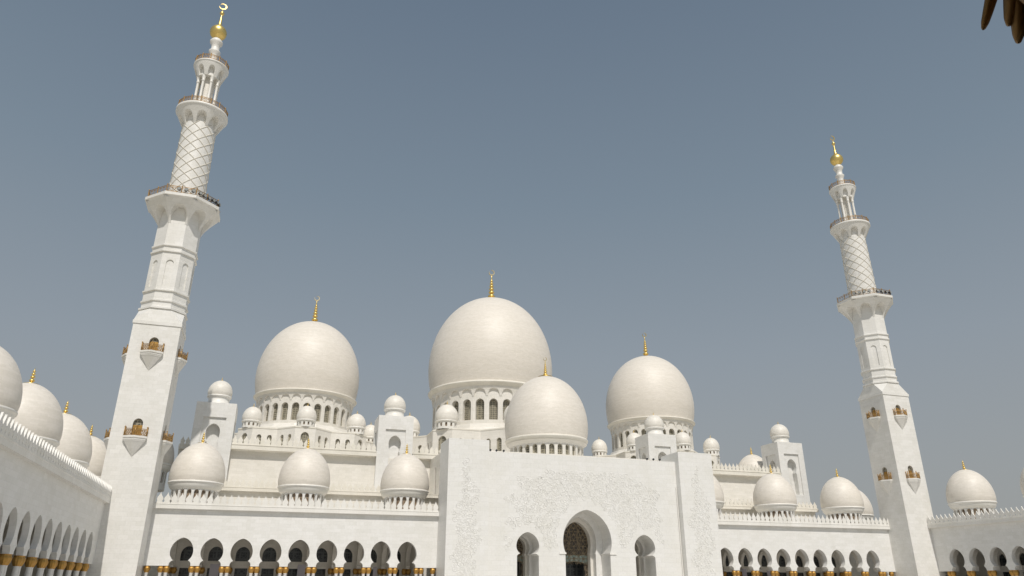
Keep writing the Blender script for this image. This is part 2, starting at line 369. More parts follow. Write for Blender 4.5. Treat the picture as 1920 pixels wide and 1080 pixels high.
def mid_dome(label, x, y, dz=0, group='egg shaped domes in rows on the arcade roofs', win=True):
    """dome of the arcade roof: colonnaded drum, lip, egg-shaped shell, beaded finial"""
    t = thing('arcade_dome', (x, y, dz), label, 'dome', group); Rd = 3.5; n = 20
    def mk():
        mb = MB(); bw = 2 * Rd * math.tan(pi / n)
        for k in range(n):
            ph = -pi / 2 + 2 * pi * (k + .5) / n; er = Vector((math.cos(ph), math.sin(ph))); et = Vector((-math.sin(ph), math.cos(ph)))
            mp = lambda u, v, d, er=er, et=et: (er.x * (Rd - d) + et.x * u * (1 - d / Rd), er.y * (Rd - d) + et.y * u * (1 - d / Rd), v)
            mb.poly([(-bw / 2, 12.3), (bw / 2, 12.3), (bw / 2, 15.7), (-bw / 2, 15.7)], [round_arch(0, .355, 13.5, 15.5, 10)], mp, .45, back=False, edge=False)
        return mb.build('drum', M['white'])
    cached('md_drum', mk, t)
    if win:
        ca = math.atan2(CAM.y - y, CAM.x - x)
        for k in range(n):
            ph = -pi / 2 + 2 * pi * (k + .5) / n; d = (ph - ca + pi) % (2 * pi) - pi
            if abs(d) > R_(80): continue
            def mkw():
                mb = MB(); mb.poly(round_arch(0, .37, 13.48, 15.52, 10), [], lambda u, v, d: (u, -d, v), .08); return mb.build('window', M['brownlattice'])
            cached('md_win', mkw, t, (3.08 * math.cos(ph), 3.08 * math.sin(ph), 0), ph + pi / 2)
    def mk2():
        mb = MB(); mb.lathe([(3.4, 15.5), (3.62, 15.62), (3.82, 15.8), (3.98, 16.05), (4.07, 16.35), (4.10, 16.5), (4.22, 16.54), (4.25, 16.7), (4.2, 16.82), (4.0, 16.86)], 96); return mb.build('ring_moulding', M['trim'])
    cached('md_ring', mk2, t)
    def mk3():
        mb = MB(); mb.lathe(dome_prof(4.26, 16.8, 23.35, .972, 30, .13, .045), 96); return mb.build('dome_shell', M['dome'])
    cached('md_shell', mk3, t)
    finial(t, 23.24, 2.0, .8, False, 18)
    return t
def small_dome(label, x, y, zb, R, rd, zr, za, fh, nwin=12, group=None, waist=False, name='small_dome', holes=True):
    t = thing(name, (x, y, 0), label, 'dome', group)
    key = (round(zb, 1), R)
    def mk():
        mb = MB()
        if holes:
            bw = 2 * rd * math.tan(pi / nwin); hh = zr - .45 - zb
            for k in range(nwin):
                ph = -pi / 2 + 2 * pi * (k + .5) / nwin; er = Vector((math.cos(ph), math.sin(ph))); et = Vector((-math.sin(ph), math.cos(ph)))
                mp = lambda u, v, d, er=er, et=et: (er.x * (rd - d) + et.x * u * (1 - d / rd), er.y * (rd - d) + et.y * u * (1 - d / rd), v)
                mb.poly([(-bw / 2, zb), (bw / 2, zb), (bw / 2, zr - .3), (-bw / 2, zr - .3)], [round_arch(0, bw * .2, zb + hh * .35, zb + hh * .95, 8)], mp, .3, back=False, edge=False)
        else:
            mb.lathe([(rd * 1.12, zb), (rd * 1.12, zb + .35), (rd * 1.0, zb + .42), (rd * .97, zr - .45), (rd * 1.02, zr - .3)], 48)
        return mb.build('drum', M['trim'])
    cached(('sd', key), mk, t)
    if holes:
        def mki():
            mb = MB(); mb.lathe([(rd - .3, zb + .05), (rd - .3, zr - .3)], 24); return mb.build('window_band', M['brownlattice'])
        cached(('sdi', key), mki, t)
    def mk2():
        mb = MB(); mb.lathe([(rd * .98, zr - .36), (R * .98, zr - .28), (R * 1.0, zr - .2), (R * 1.0, zr - .05), (R * .95, zr + .02)], 48)
        return mb.build('ring_moulding', M['trim'])
    cached(('sdr', key), mk2, t)
    def mk3():
        mb = MB(); mb.lathe(dome_prof(R, zr - .02, za, .94, 24, .22, .02), 56); return mb.build('dome_shell', M['domew'])
    cached(('sds', key), mk3, t)
    finial(t, za - .04, fh, R * .22, False, 14)
    return t

# ------------------------------------------------------------------ merlons, cornices
def merlon_mesh(name='merlon'):
    mb = MB()
    h = [(0, 1.66), (.04, 1.5), (.10, 1.34), (.22, 1.12), (.35, .94), (.43, .78), (.44, .66), (.42, .54), (.36, .46), (.34, .38), (.37, .28), (.45, .2), (.485, .12), (.485, 0)]
    L = [(-x, z) for x, z in h[::-1]] + [(x, z) for x, z in h[1:]]
    mb.poly(L, [], lambda u, v, d: (u, d - .09, v), .18)
    return mb
MER = None
def merlon_row(parent, A, B, z, n=None, pitch=1.0, sc=1.0, skip=None, material='trim'):
    A = Vector(A); B = Vector(B); L = (B - A).length; n = n or round(L / pitch); rz = math.atan2(B.y - A.y, B.x - A.x)
    for k in range(n):
        p = A + (B - A) * ((k + .5) / n)
        if skip and skip(p): continue
        key = ('merlon', material)
        if key not in _cache:
            o = merlon_mesh().build('merlon', M[material]); _cache[key] = o; o.parent = parent
            o.location = (p.x, p.y, z); o.rotation_euler = (0, 0, rz); o.scale = (L / n, 1, sc)
        else: inst(_cache[key], parent, (p.x, p.y, z), rz, (L / n, 1, sc))
def cornice_prof(mb, x0, x1, yw, ov, z0, z1, e0=False, e1=False):
    """stepped cornice along x, wall face at yw, projecting ov towards -y"""
    h = z1 - z0; P = [(yw, z0 - .02), (yw - ov * .93, z0), (yw - ov * .93, z0 + h * .82), (yw - ov, z0 + h * .86), (yw - ov, z0 + h), (yw - ov * .9, z1 + .01), (yw + .6, z1 + .01)]
    for a, b in zip(P, P[1:]): mb.face([(x0, a[0], a[1]), (x1, a[0], a[1]), (x1, b[0], b[1]), (x0, b[0], b[1])])
    for x in (x0, x1): mb.face([(x, p[0], p[1]) for p in P] + [(x, yw + .6, z0 - .02)])

# ------------------------------------------------------------------ ground
mb = MB(); mb.face([(-3000, -3000, -.25), (3000, -3000, -.25), (3000, 3000, -.25), (-3000, 3000, -.25)]); tag(mb.build('ground', M['ground']), kind='structure')
mb = MB(); mb.box(-92, 92, -140, 15, -.24, 0); tag(mb.build('courtyard_paving', M['pave']), kind='structure')

# ------------------------------------------------------------------ arcades
CAPZ0, CAPZ1 = 3.24, 4.17
def capital_meshes():
    mb = MB()    # palm-leaf capital: a ribbed bulb
    P = [(.27, 3.20), (.29, 3.26), (.33, 3.34), (.40, 3.50), (.45, 3.68), (.455, 3.84), (.41, 3.98), (.34, 4.06), (.36, 4.10), (.40, 4.14), (.40, 4.17), (.05, 4.17)]
    mb.lathe(P, 80, rib=lambda a: .07 * abs(math.sin(a * 5)) - .03)
    return mb
def shaft_mesh():
    mb = MB(); mb.lathe([(.42, 0), (.42, .18), (.36, .24), (.38, .34), (.29, .42), (.275, 1.0), (.245, 3.12), (.28, 3.16), (.28, 3.22), (.2, 3.24)], 24); return mb
def column(parent, x, y):
    if 'column' not in _cache:
        o = shaft_mesh().build('column', M['shaft']); o.parent = parent; o.location = (x, y, 0); c = capital_meshes().build('capital', M['capgold'], o); _cache['column'] = o; return o
    return inst_tree(_cache['column'], parent, (x, y, 0), random.random() * 3)
def front_arch(cx, k=1.0): return keyhole(cx, 1.6 * k, 6.1, 8.15, 1.05 * k, 4.92, 1.5 * k, 4.36, CAPZ1)
def arcade(label, loc, rz, centers, pitch, x0, x1, ends, open_back=False, cor=None, mer=None, mer_skip=None, ribs=True, cols_all=True, board=(), group='arcades with keyhole arches and gilded columns', back_windows=True, name='arcade', roof=True, rear=None, open_bays=(), th=1.05, endwall=None):
    t = thing(name, loc, label, 'arcade', group, rz); k = pitch / 4.236; cs = sorted(centers)
    mb = MB()
    bottom = [(x0, CAPZ1)]
    for c in cs: bottom += front_arch(c, k)
    outer = bottom + [(x1, CAPZ1), (x1, 12.25), (x0, 12.25)]
    for yy in (0.0,):
        mb.poly(outer, [], lambda u, v, d: (u, yy + d, v), th)
    mb.build('wall', M['white'], t)
    # far side of the gallery
    rx0, rx1 = rear or (x0, x1)
    if True:
        mb = MB(); holes = []
        for c in cs:
            if c in open_bays: holes.append([(p_[0], p_[1] if p_[1] > CAPZ1 + .01 else 0.02) for p_ in front_arch(c, k)]); continue
            holes.append(round_arch(c, 1.12, 5.2, 7.45, 14)); holes.append([(c - 1.0, .02), (c + 1.0, .02), (c + 1.0, 4.1), (c - 1.0, 4.1)])
        mb.poly([(rx0, 0), (rx1, 0), (rx1, 12.22), (rx0, 12.22)], holes, lambda u, v, d: (u, 11.9 + d, v), .35, back=False); mb.build('rear_wall', M['warm'], t)
        for c in cs:
            if c in open_bays: continue
            for nm, zz in (('window', 1), ('door', 0)):
                def mk(zz=zz, nm=nm):
                    mb = MB(); o = round_arch(0, 1.13, 5.19, 7.46, 14) if zz else [(-1.01, 0), (1.01, 0), (1.01, 4.11), (-1.01, 4.11)]
                    mb.poly(o, [], lambda u, v, d: (u, d, v), .06); return mb.build(nm, M['darkglass'])
                cached(('aw', nm), mk, t, (c, 12.15, 0))
    mb = MB(); mb.box(x0, x1, 1.08, 11.15, 9.4, 9.7); mb.build('ceiling', M['warm'], t)
    if roof: mb = MB(); mb.box(x0, x1, .3, 11.9, 12.0, 12.24); mb.build('roof', M['warm'], t)
    # cross walls with a wide arch at each pair of columns
    if ribs:
        bx = [c + pitch / 2 for c in cs[:-1]] + [cs[0] - pitch / 2, cs[-1] + pitch / 2]
        def mk():
            mb = MB(); o = [(1.07, CAPZ1)] + keyhole(6.15, 4.3, 5.6, 8.8, 3.9, 4.7, 4.1, 4.45, CAPZ1) + [(11.15, CAPZ1), (11.15, 9.39), (1.07, 9.39)]
            mb.poly(o, [], lambda u, v, d: (d - .35, u, v), .7); return mb.build('cross_arch', M['warm'])
        for b in bx: cached('cross_arch', mk, t, (b, 0, 0))
    if endwall is not None: mb = MB(); mb.box(endwall, endwall + .4, 1.1, 11.88, 0, 9.39); mb.build('end_wall', M['warm'], t)
    xs = [c - pitch / 2 for c in cs] + [cs[-1] + pitch / 2]
    for i, xx in enumerate(xs):
        if xx < x0 - .1 or xx > x1 + .1: continue
        sides = (-.38, .38)
        for s in sides:
            column(t, xx + s, .42)
            if cols_all: column(t, xx + s, 11.35)
    for e in ends: column(t, e, .42)
    for bx0, bx1, z1 in board:
        mb = MB(); mb.box(bx0, bx1, 6.0, 6.1, 1.0, z1); mb.build('display_board', M['greypanel'], t)
    c0, c1 = cor or (x0, x1); mb = MB(); cornice_prof(mb, c0, c1, -.003, .64, 12.22, 12.92); mb.build('cornice', M['trim'], t)
    m0, m1 = mer or (c0, c1); merlon_row(t, (m0 + .1, -.48), (m1 - .1, -.48), 12.915, skip=mer_skip)
    return t
P4 = 4.236
LX = [-63.84 + P4 * i for i in range(9)]
arcade('sunlit arcade of nine keyhole arches between the taller left minaret and the carved gateway', (0, 0, 0), 0, LX, P4, -69.6, -25.003, [-68.2, -25.5], board=((-59.9, -58.5, 4.6), (-46.6, -45.4, 4.6), (-34.4, -33.8, 4.4)), rear=(-86, -25.003))
arcade('sunlit arcade of nine keyhole arches between the carved gateway and the right minaret', (0, 0, 0), 0, [-x for x in LX], P4, 25.003, 69.6, [25.5, 68.2], board=((37.3, 38.3, 4.6), (43.0, 44.0, 4.5)), rear=(25.003, 86))
# side wings (local x = along the wing)
wl = [-10.07 - 4.38 * i for i in range(14)]
arcade('shaded arcade wing running towards the viewer at the left edge', (-74.39, 0, 0), pi / 2, wl, 4.38, -72, -1.2, [], ribs=False, th=.62, rear=(-72, 0), endwall=-1.7, cor=(-72, -5.3), mer=(-66, -5.3), cols_all=False)
wr = [10.07 + 4.38 * i for i in range(11)]
arcade('shaded arcade wing beyond the right minaret at the right edge', (74.39, 0, 0), -pi / 2, wr, 4.38, 1.2, 58, [], rear=(-11.8, 58), th=.9, endwall=1.3, cor=(1.3, 58), mer=(1.3, 48), cols_all=False)

# ------------------------------------------------------------------ gateway
t = thing('gateway', (0, -4.73, 0), 'tall white carved gateway with a pointed central doorway and two side arches', 'gateway')
OY = 4.73
mb = MB()
big = keyhole(0, 4.47, 8.4, 13.64, 4.1, 6.66, 4.12, 6.5, 0); sl_ = [keyhole(s * 10.76, 2.0, 7.5, 9.76, 1.32, 6.38, 1.9, 5.95, 0) for s in (-1, 1)]
bottom = [(-18, 0)] + sl_[0] + big + sl_[1] + [(18, 0)]
mb.poly(bottom + [(18, 22.65), (-18, 22.65)], [], lambda u, v, d: (u, d, v), 3.6)
mb.build('wall', M['portal'], t)
mb = MB(); big2 = keyhole(0, 3.2, 8.5, 12.75, 3.0, 6.66, 3.04, 6.5, 0); s2 = [keyhole(s * 10.76, 1.55, 7.45, 9.3, 1.15, 6.4, 1.5, 6.05, 0) for s in (-1, 1)]
mb.poly([(-17.9, 0)] + s2[0] + big2 + s2[1] + [(17.9, 0), (17.9, 22.5), (-17.9, 22.5)], [], lambda u, v, d: (u, 3.62 + d, v), 1.3); mb.build('inner_wall', M['white'], t)
mb = MB(); big3 = keyhole(0, 2.72, 8.4, 12.05, 2.5, 6.66, 2.56, 6.5, 0); s3 = [keyhole(s * 10.76, 1.25, 7.45, 9.1, 1.0, 6.4, 1.2, 6.05, 0) for s in (-1, 1)]
mb.poly([(-17.8, 0)] + s3[0] + big3 + s3[1] + [(17.8, 0), (17.8, 13.9), (-17.8, 13.9)], [], lambda u, v, d: (u, 4.925 + d, v), 1.3); mb.build('door_frame', M['warm'], t)
mb = MB(); mb.box(-17.9, 17.9, 5.0, 5.6, 14.0, 21.9); mb.box(-17.9, 17.9, 0.0, 12.0, 22.0, 22.4, lambda x, y, z: (x, y + .02, z - .02)); mb.build('roof', M['white'], t)
for s in (-1, 1):
    mb = MB(); X0, X1 = (-25.0, -18.0) if s < 0 else (18.0, 25.0)
    mb.box(X0, X1, -1.35, 4.9, 0, 24.3); mb.build('pylon', M['portal'], t)
    mb = MB()    # slender set-back strip along the inner edge of the pylon
    xs_ = 17.92 if s > 0 else -17.92
    mb.tube([(xs_ - s * .12, -.12, 3), (xs_ - s * .12, -.12, 18)], .09, 8); mb.build('corner_shaft', M['trim'], t)
# shallow floral carving: raised vine scrolls and petals
rng = random.Random(11)
def carve(y, ok, x0, x1, z0, z1, step, parent):
    mb = MB(); z = z0; row = 0
    while z < z1:
        x = x0 + (step / 2 if row % 2 else 0)
        while x < x1:
            px, pz = x + rng.uniform(-.25, .25) * step, z + rng.uniform(-.25, .25) * step
            if ok(px, pz):
                r0 = step * rng.uniform(.42, .62); a0 = rng.uniform(0, 2 * pi); sg = rng.choice((-1, 1)); T_ = rng.uniform(1.0, 1.5); n = 13
                mb.tube([(px + r0 * (1 - .8 * i / n) * math.cos(a0 + sg * T_ * 2 * pi * i / n), y - .015, pz + r0 * (1 - .8 * i / n) * math.sin(a0 + sg * T_ * 2 * pi * i / n)) for i in range(n + 1)], [.040 * (1 - .5 * i / n) for i in range(n + 1)], 4)
                for k in range(3):
                    a = a0 + rng.uniform(0, 6.3); c = Vector((px + r0 * 1.05 * math.cos(a), y, pz + r0 * 1.05 * math.sin(a))); d = Vector((math.cos(a + .6), 0, math.sin(a + .6))) * rng.uniform(.14, .26); w = Vector((-d.z, 0, d.x)) * .38
                    tip = c + Vector((0, -.04, 0))
                    for p, q in ((c + d, c + w), (c + w, c - d), (c - d, c - w), (c - w, c + d)): mb.face([p, q, tip])
            x += step
        z += step * .8; row += 1
    mb.build('floral_carving', M['carve'], parent)
def ok_c(x, z):
    w = 1.5 * math.sin(z * 1.7 + x * .6) + .8 * math.sin(x * 1.3)
    if ((abs(x) + w) / 14.2) ** 4 + (abs(z - 8) / 12.0) ** 4 > 1 or z < 7.2: return False
    if (x / 5.9) ** 2 + ((z - 8.6) / 6.6) ** 2 < 1: return False
    return all(((x - s * 10.76) / 3.0) ** 2 + ((z - 7.5) / 3.4) ** 2 > 1 for s in (-1, 1))
carve(0, ok_c, -14.5, 14.5, 7.2, 20.5, .82, t)
for s in (-1, 1): carve(-1.35, lambda x, z: abs(x - s * 21.6 - .5 * math.sin(z * .9)) < min(1.9, (22.3 - z) * .22) and z > 2, s * 21.6 - 2.4, s * 21.6 + 2.4, 2, 22.3, .78, t)
for s in (-1, 1):
    mb = MB(); mb.box(min(s * 4.0, s * 5.25), max(s * 4.0, s * 5.25), -.14, -.003, 6.40, 6.66); mb.box(min(s * 4.0, s * 4.14), max(s * 4.0, s * 4.14), -.003, 3.6, 6.42, 6.64); mb.build('impost', M['trim'], t)
# glazed screens
def screen(cx, hw, zt, ztl, big_):
    prof = keyhole(cx, hw * 1.0, 8.4 if big_ else 7.3, zt, hw * .93, 6.6, hw * .96, 6.5, 0)
    y = 6.24
    mb = MB(); o = [p for p in prof if p[1] > 6.5]; lo, hi = (6.52, 5.15) if big_ else (6.35, 5.2)
    top = [(cx - hw * .95, lo)] + [p for p in prof if p[1] > lo] + [(cx + hw * .95, lo)]
    mb.poly(top, [], lambda u, v, d: (u, y + d, v), .06); sc = mb.build('glass_screen', M['screen'], t)
    mb = MB(); n = 16
    band = [(cx - hw, lo - .005), (cx + hw, lo - .005)] + [(cx + hw - 2 * hw * i / n, hi - .25 + .5 * math.sin(pi * i / n)) for i in range(n + 1)]
    mb.poly(band, [], lambda u, v, d: (u, y + d, v), .06); mb.build('mint_band', M['teal'], t)
    mb = MB(); ww = hw * .36
    for s in (-1, 1):
        a, b = cx + s * hw, cx + s * (hw - ww); L = [(a, 0), (b, 0)] + [(b + s * .28 * math.sin(pi * i / 8) * (1 if i else 0) - s * .0, .2 + 4.3 * i / 8) for i in range(9)] + [(b + s * .0, 4.98), (a, 4.88)]
        mb.poly(L, [], lambda u, v, d: (u, y + d, v), .06)
    mb.build('door_panel', M['screen'], t)
    mb = MB(); mb.box(cx - hw, cx + hw, y + 2.5, y + 2.6, 0, 5.5); mb.build('doorway_shade_sheet', M['darkglass'], t)  # near-black sheet painting in the shade inside the open doorway
    # bronze tracery: overlapping circles and leaf curves clipped to the glass
    import bisect
    def inside(x, z):
        if z < hi - .2: return abs(x - cx) < hw * .97 and (abs(x - cx) > hw - ww)
        if z < 6.6: return abs(x - cx) < hw * .95
        pts = [p for p in prof if p[0] >= cx and p[1] > 6.5]; best = 0
        for p, q in zip(pts, pts[1:]):
            if min(p[1], q[1]) <= z <= max(p[1], q[1]): best = max(best, p[0] + (q[0] - p[0]) * (z - p[1]) / ((q[1] - p[1]) or 1))
        return abs(x - cx) < (best - cx) * .985
    mb = MB()
    def curve(fn, n=48, r=.035):
        run = []
        for i in range(n + 1):
            x, z = fn(i / n)
            if inside(x, z): run.append((x, y - .05, z))
            else:
                if len(run) > 1: mb.tube(run, r, 4)
                run = []
        if len(run) > 1: mb.tube(run, r, 4)
    st = hw * (.62 if big_ else .8); rt = .045 if big_ else .04
    rows = 7 if big_ else 4
    for i in range(-2, 3):
        for j in range(rows):
            x_, z_ = cx + i * st + (st / 2 if j % 2 else 0), 5.9 + j * st * .86
            curve(lambda q, x_=x_, z_=z_: (x_ + st * .58 * math.cos(2 * pi * q), z_ + st * .58 * math.sin(2 * pi * q)), 40, rt * .8)
            for kk in range(6):
                for sg_ in (-1, 1): curve(lambda q, x_=x_, z_=z_, kk=kk, sg_=sg_: (x_ + st * .56 * q * math.cos(kk * pi / 3 + pi / 6 + sg_ * .55 * math.sin(pi * q)), z_ + st * .56 * q * math.sin(kk * pi / 3 + pi / 6 + sg_ * .55 * math.sin(pi * q))), 10, rt * .6)
    if big_:
        for i in range(-1, 2):
            for sg_ in (-1, 1): curve(lambda q, i=i, sg_=sg_: (cx + i * 1.9 + sg_ * 1.3 * math.sin(q * pi), 6.6 + 5.4 * q), 40, .055)
    for s in (-1, 1):
        curve(lambda q: (cx + s * (hw * .9 - ww * .55 * math.sin(q * pi * 3) ** 2), 1 + 4 * q), 30, .04)
    curve(lambda q: (cx - hw + 2 * hw * q, lo), 12, .045); curve(lambda q: (cx - hw + 2 * hw * q, hi - .22 + .5 * math.sin(pi * q)), 24, .05)
    mb.build('tracery', M['tan'], t)
screen(0, 2.85, 12.2, 0, True); screen(-10.76, 1.35, 9.2, 0, False); screen(10.76, 1.35, 9.2, 0, False)
# small roof lamps along the gateway top
for i, px in enumerate((-17.3, -16.2, -14.9, 12.6, 13.9, 15.2)):
    mb = MB(); mb.lathe([(.001, .02), (.13, .02), (.05, .06), (.05, .2), (.001, .2)], 10); o = mb.build('roof_spotlight', M['black'])
    mb = MB(); mb.tube([(0, .12, .32), (0, -.16, .32)], [.15, .19], 12, cap=True); mb.tube([(0, 0, .18), (0, 0, .3)], .04, 6); mb.build('lamp_head', M['black'], o)
    o.location = (px, -4.2, 22.66); tag(o, ('small dark spotlight on the gateway roof edge beside the left pylon', 'small dark spotlight on the gateway roof edge near the right pylon')[i // 3], 'spotlight', ('spotlights beside the left pylon', 'spotlights beside the right pylon')[i // 3])

# ------------------------------------------------------------------ prayer hall behind
t = thing('prayer_hall', (0, 12, 0), 'stepped cream prayer hall walls with crested parapets behind the arcade', 'building')
def lx(mb_name, *a): pass
mb = MB(); mb.box(-62.2, 62.2, .7, 34, 0, 16.6); mb.build('lower_wall', M['warm'], t)
for a, b in ((-62.6, -20.2), (20.2, 62.6)): mb = MB(); cornice_prof(mb, a, b, .7, .75, 16.5, 17.15); mb.build('lower_cornice', M['trimw'], t)
mb = MB(); mb.box(-62.0, 62.0, 8.9, 90, 16.6, 24.75); mb.box(-70.1, -62.001, 18.2, 90, 12, 26.3); mb.box(62.001, 70.1, 18.2, 90, 12, 26.3); mb.build('upper_wall', M['warm'], t)
for a, b, y_, o_, z_ in ((-60.2, -33.4, 8.9, 1.3, 24.8), (-26.2, -19.7, 8.9, 1.3, 24.8), (33.4, 60.2, 8.9, 1.3, 24.8), (19.7, 26.2, 8.9, 1.3, 24.8), (-70.1, -66.5, 18.2, .7, 25.88)):
    mb = MB(); cornice_prof(mb, a, b, y_, o_, z_, z_ + .92 if z_ < 25 else z_ + .8); mb.build('upper_cornice', M['trimw'], t)
merlon_row(t, (-62.4, .10), (-26, .10), 17.14, sc=.86, material='trimw'); merlon_row(t, (27, .10), (62.4, .10), 17.14, sc=.86, material='trimw')
t2 = thing('roof_parapet', (0, 12, 0), 'crested upper parapet of slender merlons below the star shaped podiums', 'parapet')
for a, b in ((-60.1, -33.5), (-26.0, -20.0), (34, 60)): merlon_row(t2, (a, 7.8), (b, 7.8), 25.715, material='trimw')
merlon_row(t2, (-70.0, 17.6), (-67.2, 17.6), 26.69, material='trimw')
# central block that carries the front dome
t = thing('central_block', (0, 6, 0), 'cream block behind the gateway that carries the front dome, with tall slit windows', 'building')
mb = MB()
hs = [round_arch(u, .42, 17.4, 22.6, 10) for u in (3.0, 5.4, 9.0)]
for X, sg in ((-22.5, 1), (22.5, -1)):
    mb.poly([(0, 12), (15, 12), (15, 24.72), (0, 24.72)], hs, lambda u, v, d, X=X, sg=sg: (X + sg * d, u, v), .5, edge=False)
mb.box(-21.95, 21.95, .003, 40, 12, 24.7); mb.face([(-22.5, 0, 12), (22.5, 0, 12), (22.5, 0, 24.72), (-22.5, 0, 24.72)]); mb.face([(-22.5, 0, 24.72), (22.5, 0, 24.72), (22.5, 15, 24.72), (-22.5, 15, 24.72)])
mb.build('wall', M['warm'], t)
for u in (3.0, 5.4, 9.0):
    mb = MB(); mb.poly(round_arch(u, .41, 17.42, 22.58, 10), [], lambda uu, v, d: (-22.02 - d, uu, v), .04); mb.build('window', M['brownlattice'], t)

# star podiums
def star(label, x, y, R, cut, z0, z1, winz, bigw, Rs, step, group='eight pointed star podiums'):
    t = thing('star_podium', (x, y, 0), label, 'podium', group)
    rv = R * math.cos(pi / 4) / math.cos(pi / 8); pts = []
    for k in range(8):
        a = -pi / 2 + k * pi / 4; er = Vector((math.cos(a), math.sin(a))); et = Vector((-math.sin(a), math.cos(a))); w = R - cut
        pts.append(('v', Vector((math.cos(a - pi / 8), math.sin(a - pi / 8))) * rv)); pts.append(('t', er * cut - et * w)); pts.append(('t', er * cut + et * w))
    mb = MB(); n = len(pts); wins = []
    for i in range(n):
        A, B = pts[i][1], pts[(i + 1) % n][1]; L = (B - A).length; holes = []
        if pts[i][0] == 't' and pts[(i + 1) % n][0] == 't': hs = [(L / 2, bigw, winz[0], winz[2])]
        else: hs = [(L * .30, bigw * .56, winz[0], winz[1]), (L * .72, bigw * .56, winz[0], winz[1])]
        mp = planar(A, B)
        holes = [round_arch(u, hw, a_, b_, 10) for u, hw, a_, b_ in hs]
        mb.poly([(0, z0), (L, z0), (L, z1), (0, z1)], holes, mp, .45, back=False, edge=False)
        mid = (A + B) / 2; nrm = Vector((mid.x, mid.y)); tc_ = Vector((CAM.x - x, CAM.y - y))
        if nrm.normalized().dot(tc_.normalized()) > -.1:
            for h, (u, hw, a_, b_) in zip(holes, hs): wins.append((mp, round_arch(u, hw * 1.02, a_ - .02, b_ + .02, 10)))
    ring = [p[1] for p in pts]
    mb.face([(p.x, p.y, z1) for p in ring]); mb.build('wall', M['warm'], t)
    for mp, o in wins:
        m2 = MB(); m2.poly(o, [], lambda u, v, d, mp=mp: mp(u, v, d + .36), .06); m2.build('window', M['lattice'], t)
    # thin coping
    mb = MB()
    for i in range(n):
        A, B = ring[i], ring[(i + 1) % n]; e = 1 + .12 / R; e2 = 1 - .3 / R; A1, B1, A2, B2 = A * e, B * e, A * e2, B * e2
        mb.face([(A1.x, A1.y, z1 - .22), (B1.x, B1.y, z1 - .22), (B1.x, B1.y, z1 + .06), (A1.x, A1.y, z1 + .06)])
        mb.face([(A1.x, A1.y, z1 + .06), (B1.x, B1.y, z1 + .06), (B2.x, B2.y, z1 + .06), (A2.x, A2.y, z1 + .06)])
        mb.face([(A1.x, A1.y, z1 - .22), (B1.x, B1.y, z1 - .22), (A.lerp(B, 1).x, A.lerp(B, 1).y, z1 - .22), (A.x, A.y, z1 - .22)])
    mb.build('coping', M['trimw'], t)
    mb = MB(); mb.lathe([(Rs + 2.6, z1 + .01), (Rs + 2.4, z1 + .5), (Rs + 1.0, z1 + 1.3), (Rs + .7, z1 + step), (Rs - .3, z1 + step + .05)], 16, smooth=False, a0=pi / 16); mb.build('stepped_base', M['warm'], t)
    return t
XS, YS = 46.56, 54.96
star('pale star shaped podium with arched windows under the left large dome', -XS, YS, 19.6, 17.5, 25.0, 33.1, (28.6, 31.6, 32.0), .85, 11.0, 1.9)
star('pale star shaped podium under the right large dome', XS, YS, 19.6, 17.5, 25.0, 33.1, (28.6, 31.6, 32.0), .85, 11.0, 1.9)
star('larger star shaped podium under the tallest central dome', 0, 55.57, 25.2, 22.6, 25.0, 34.9, (28.2, 32.8, 33.4), 1.15, 14.8, 2.4)
big_dome('large cream dome with crescent finial above the left part of the hall', -XS, YS, 33.1, 11.0, 28, 35.8, 39.85, .80, 40.35, 42.15, 12.2, 42.9, 62.6, 7.4, 1.5)
big_dome('large cream dome with crescent finial at the right of the central dome', XS, YS, 33.1, 11.0, 28, 35.8, 39.85, .80, 40.35, 42.15, 12.2, 42.9, 62.6, 7.4, 1.5)
big_dome('tallest and widest cream dome at the centre with the highest finial', 0, 55.57, 34.9, 14.8, 28, 38.3, 43.5, 1.06, 44.15, 46.6, 16.45, 47.8, 74.7, 9.2, 2.2)
big_dome('smooth cream dome just behind the gateway, overlapping the tallest dome', 0, 14.23, 24.7, 7.4, 28, 24.95, 26.95, .52, 27.05, 27.75, 8.5, 28.65, 42.15, 4.3, 1.6, scallop=False)
# podium corner domes
TIP = {0: 'front', 1: 'front right', 2: 'right', 3: 'back right', 5: 'back left', 6: 'left', 7: 'front left'}
def tips(cx, cy, Rp, which, side, args):
    for k in which:
        a = -pi / 2 + k * pi / 4
        small_dome('small dome on the %s tip of the podium under the %s dome' % (TIP[k], side), cx + Rp * math.cos(a), cy + Rp * math.sin(a), *args, group='small domes on the star podiums')
tips(-XS, YS, 16, (0, 1, 2, 3, 7), 'left large', (33.15, 2.12, 1.85, 34.75, 38.0, .8))
tips(XS, YS, 16, (0, 1, 6, 7), 'right large', (33.15, 2.12, 1.85, 34.75, 38.0, .8))
tips(0, 55.57, 21, (0, 6, 7), 'tallest central', (34.95, 2.75, 2.4, 36.95, 41.0, 1.0))

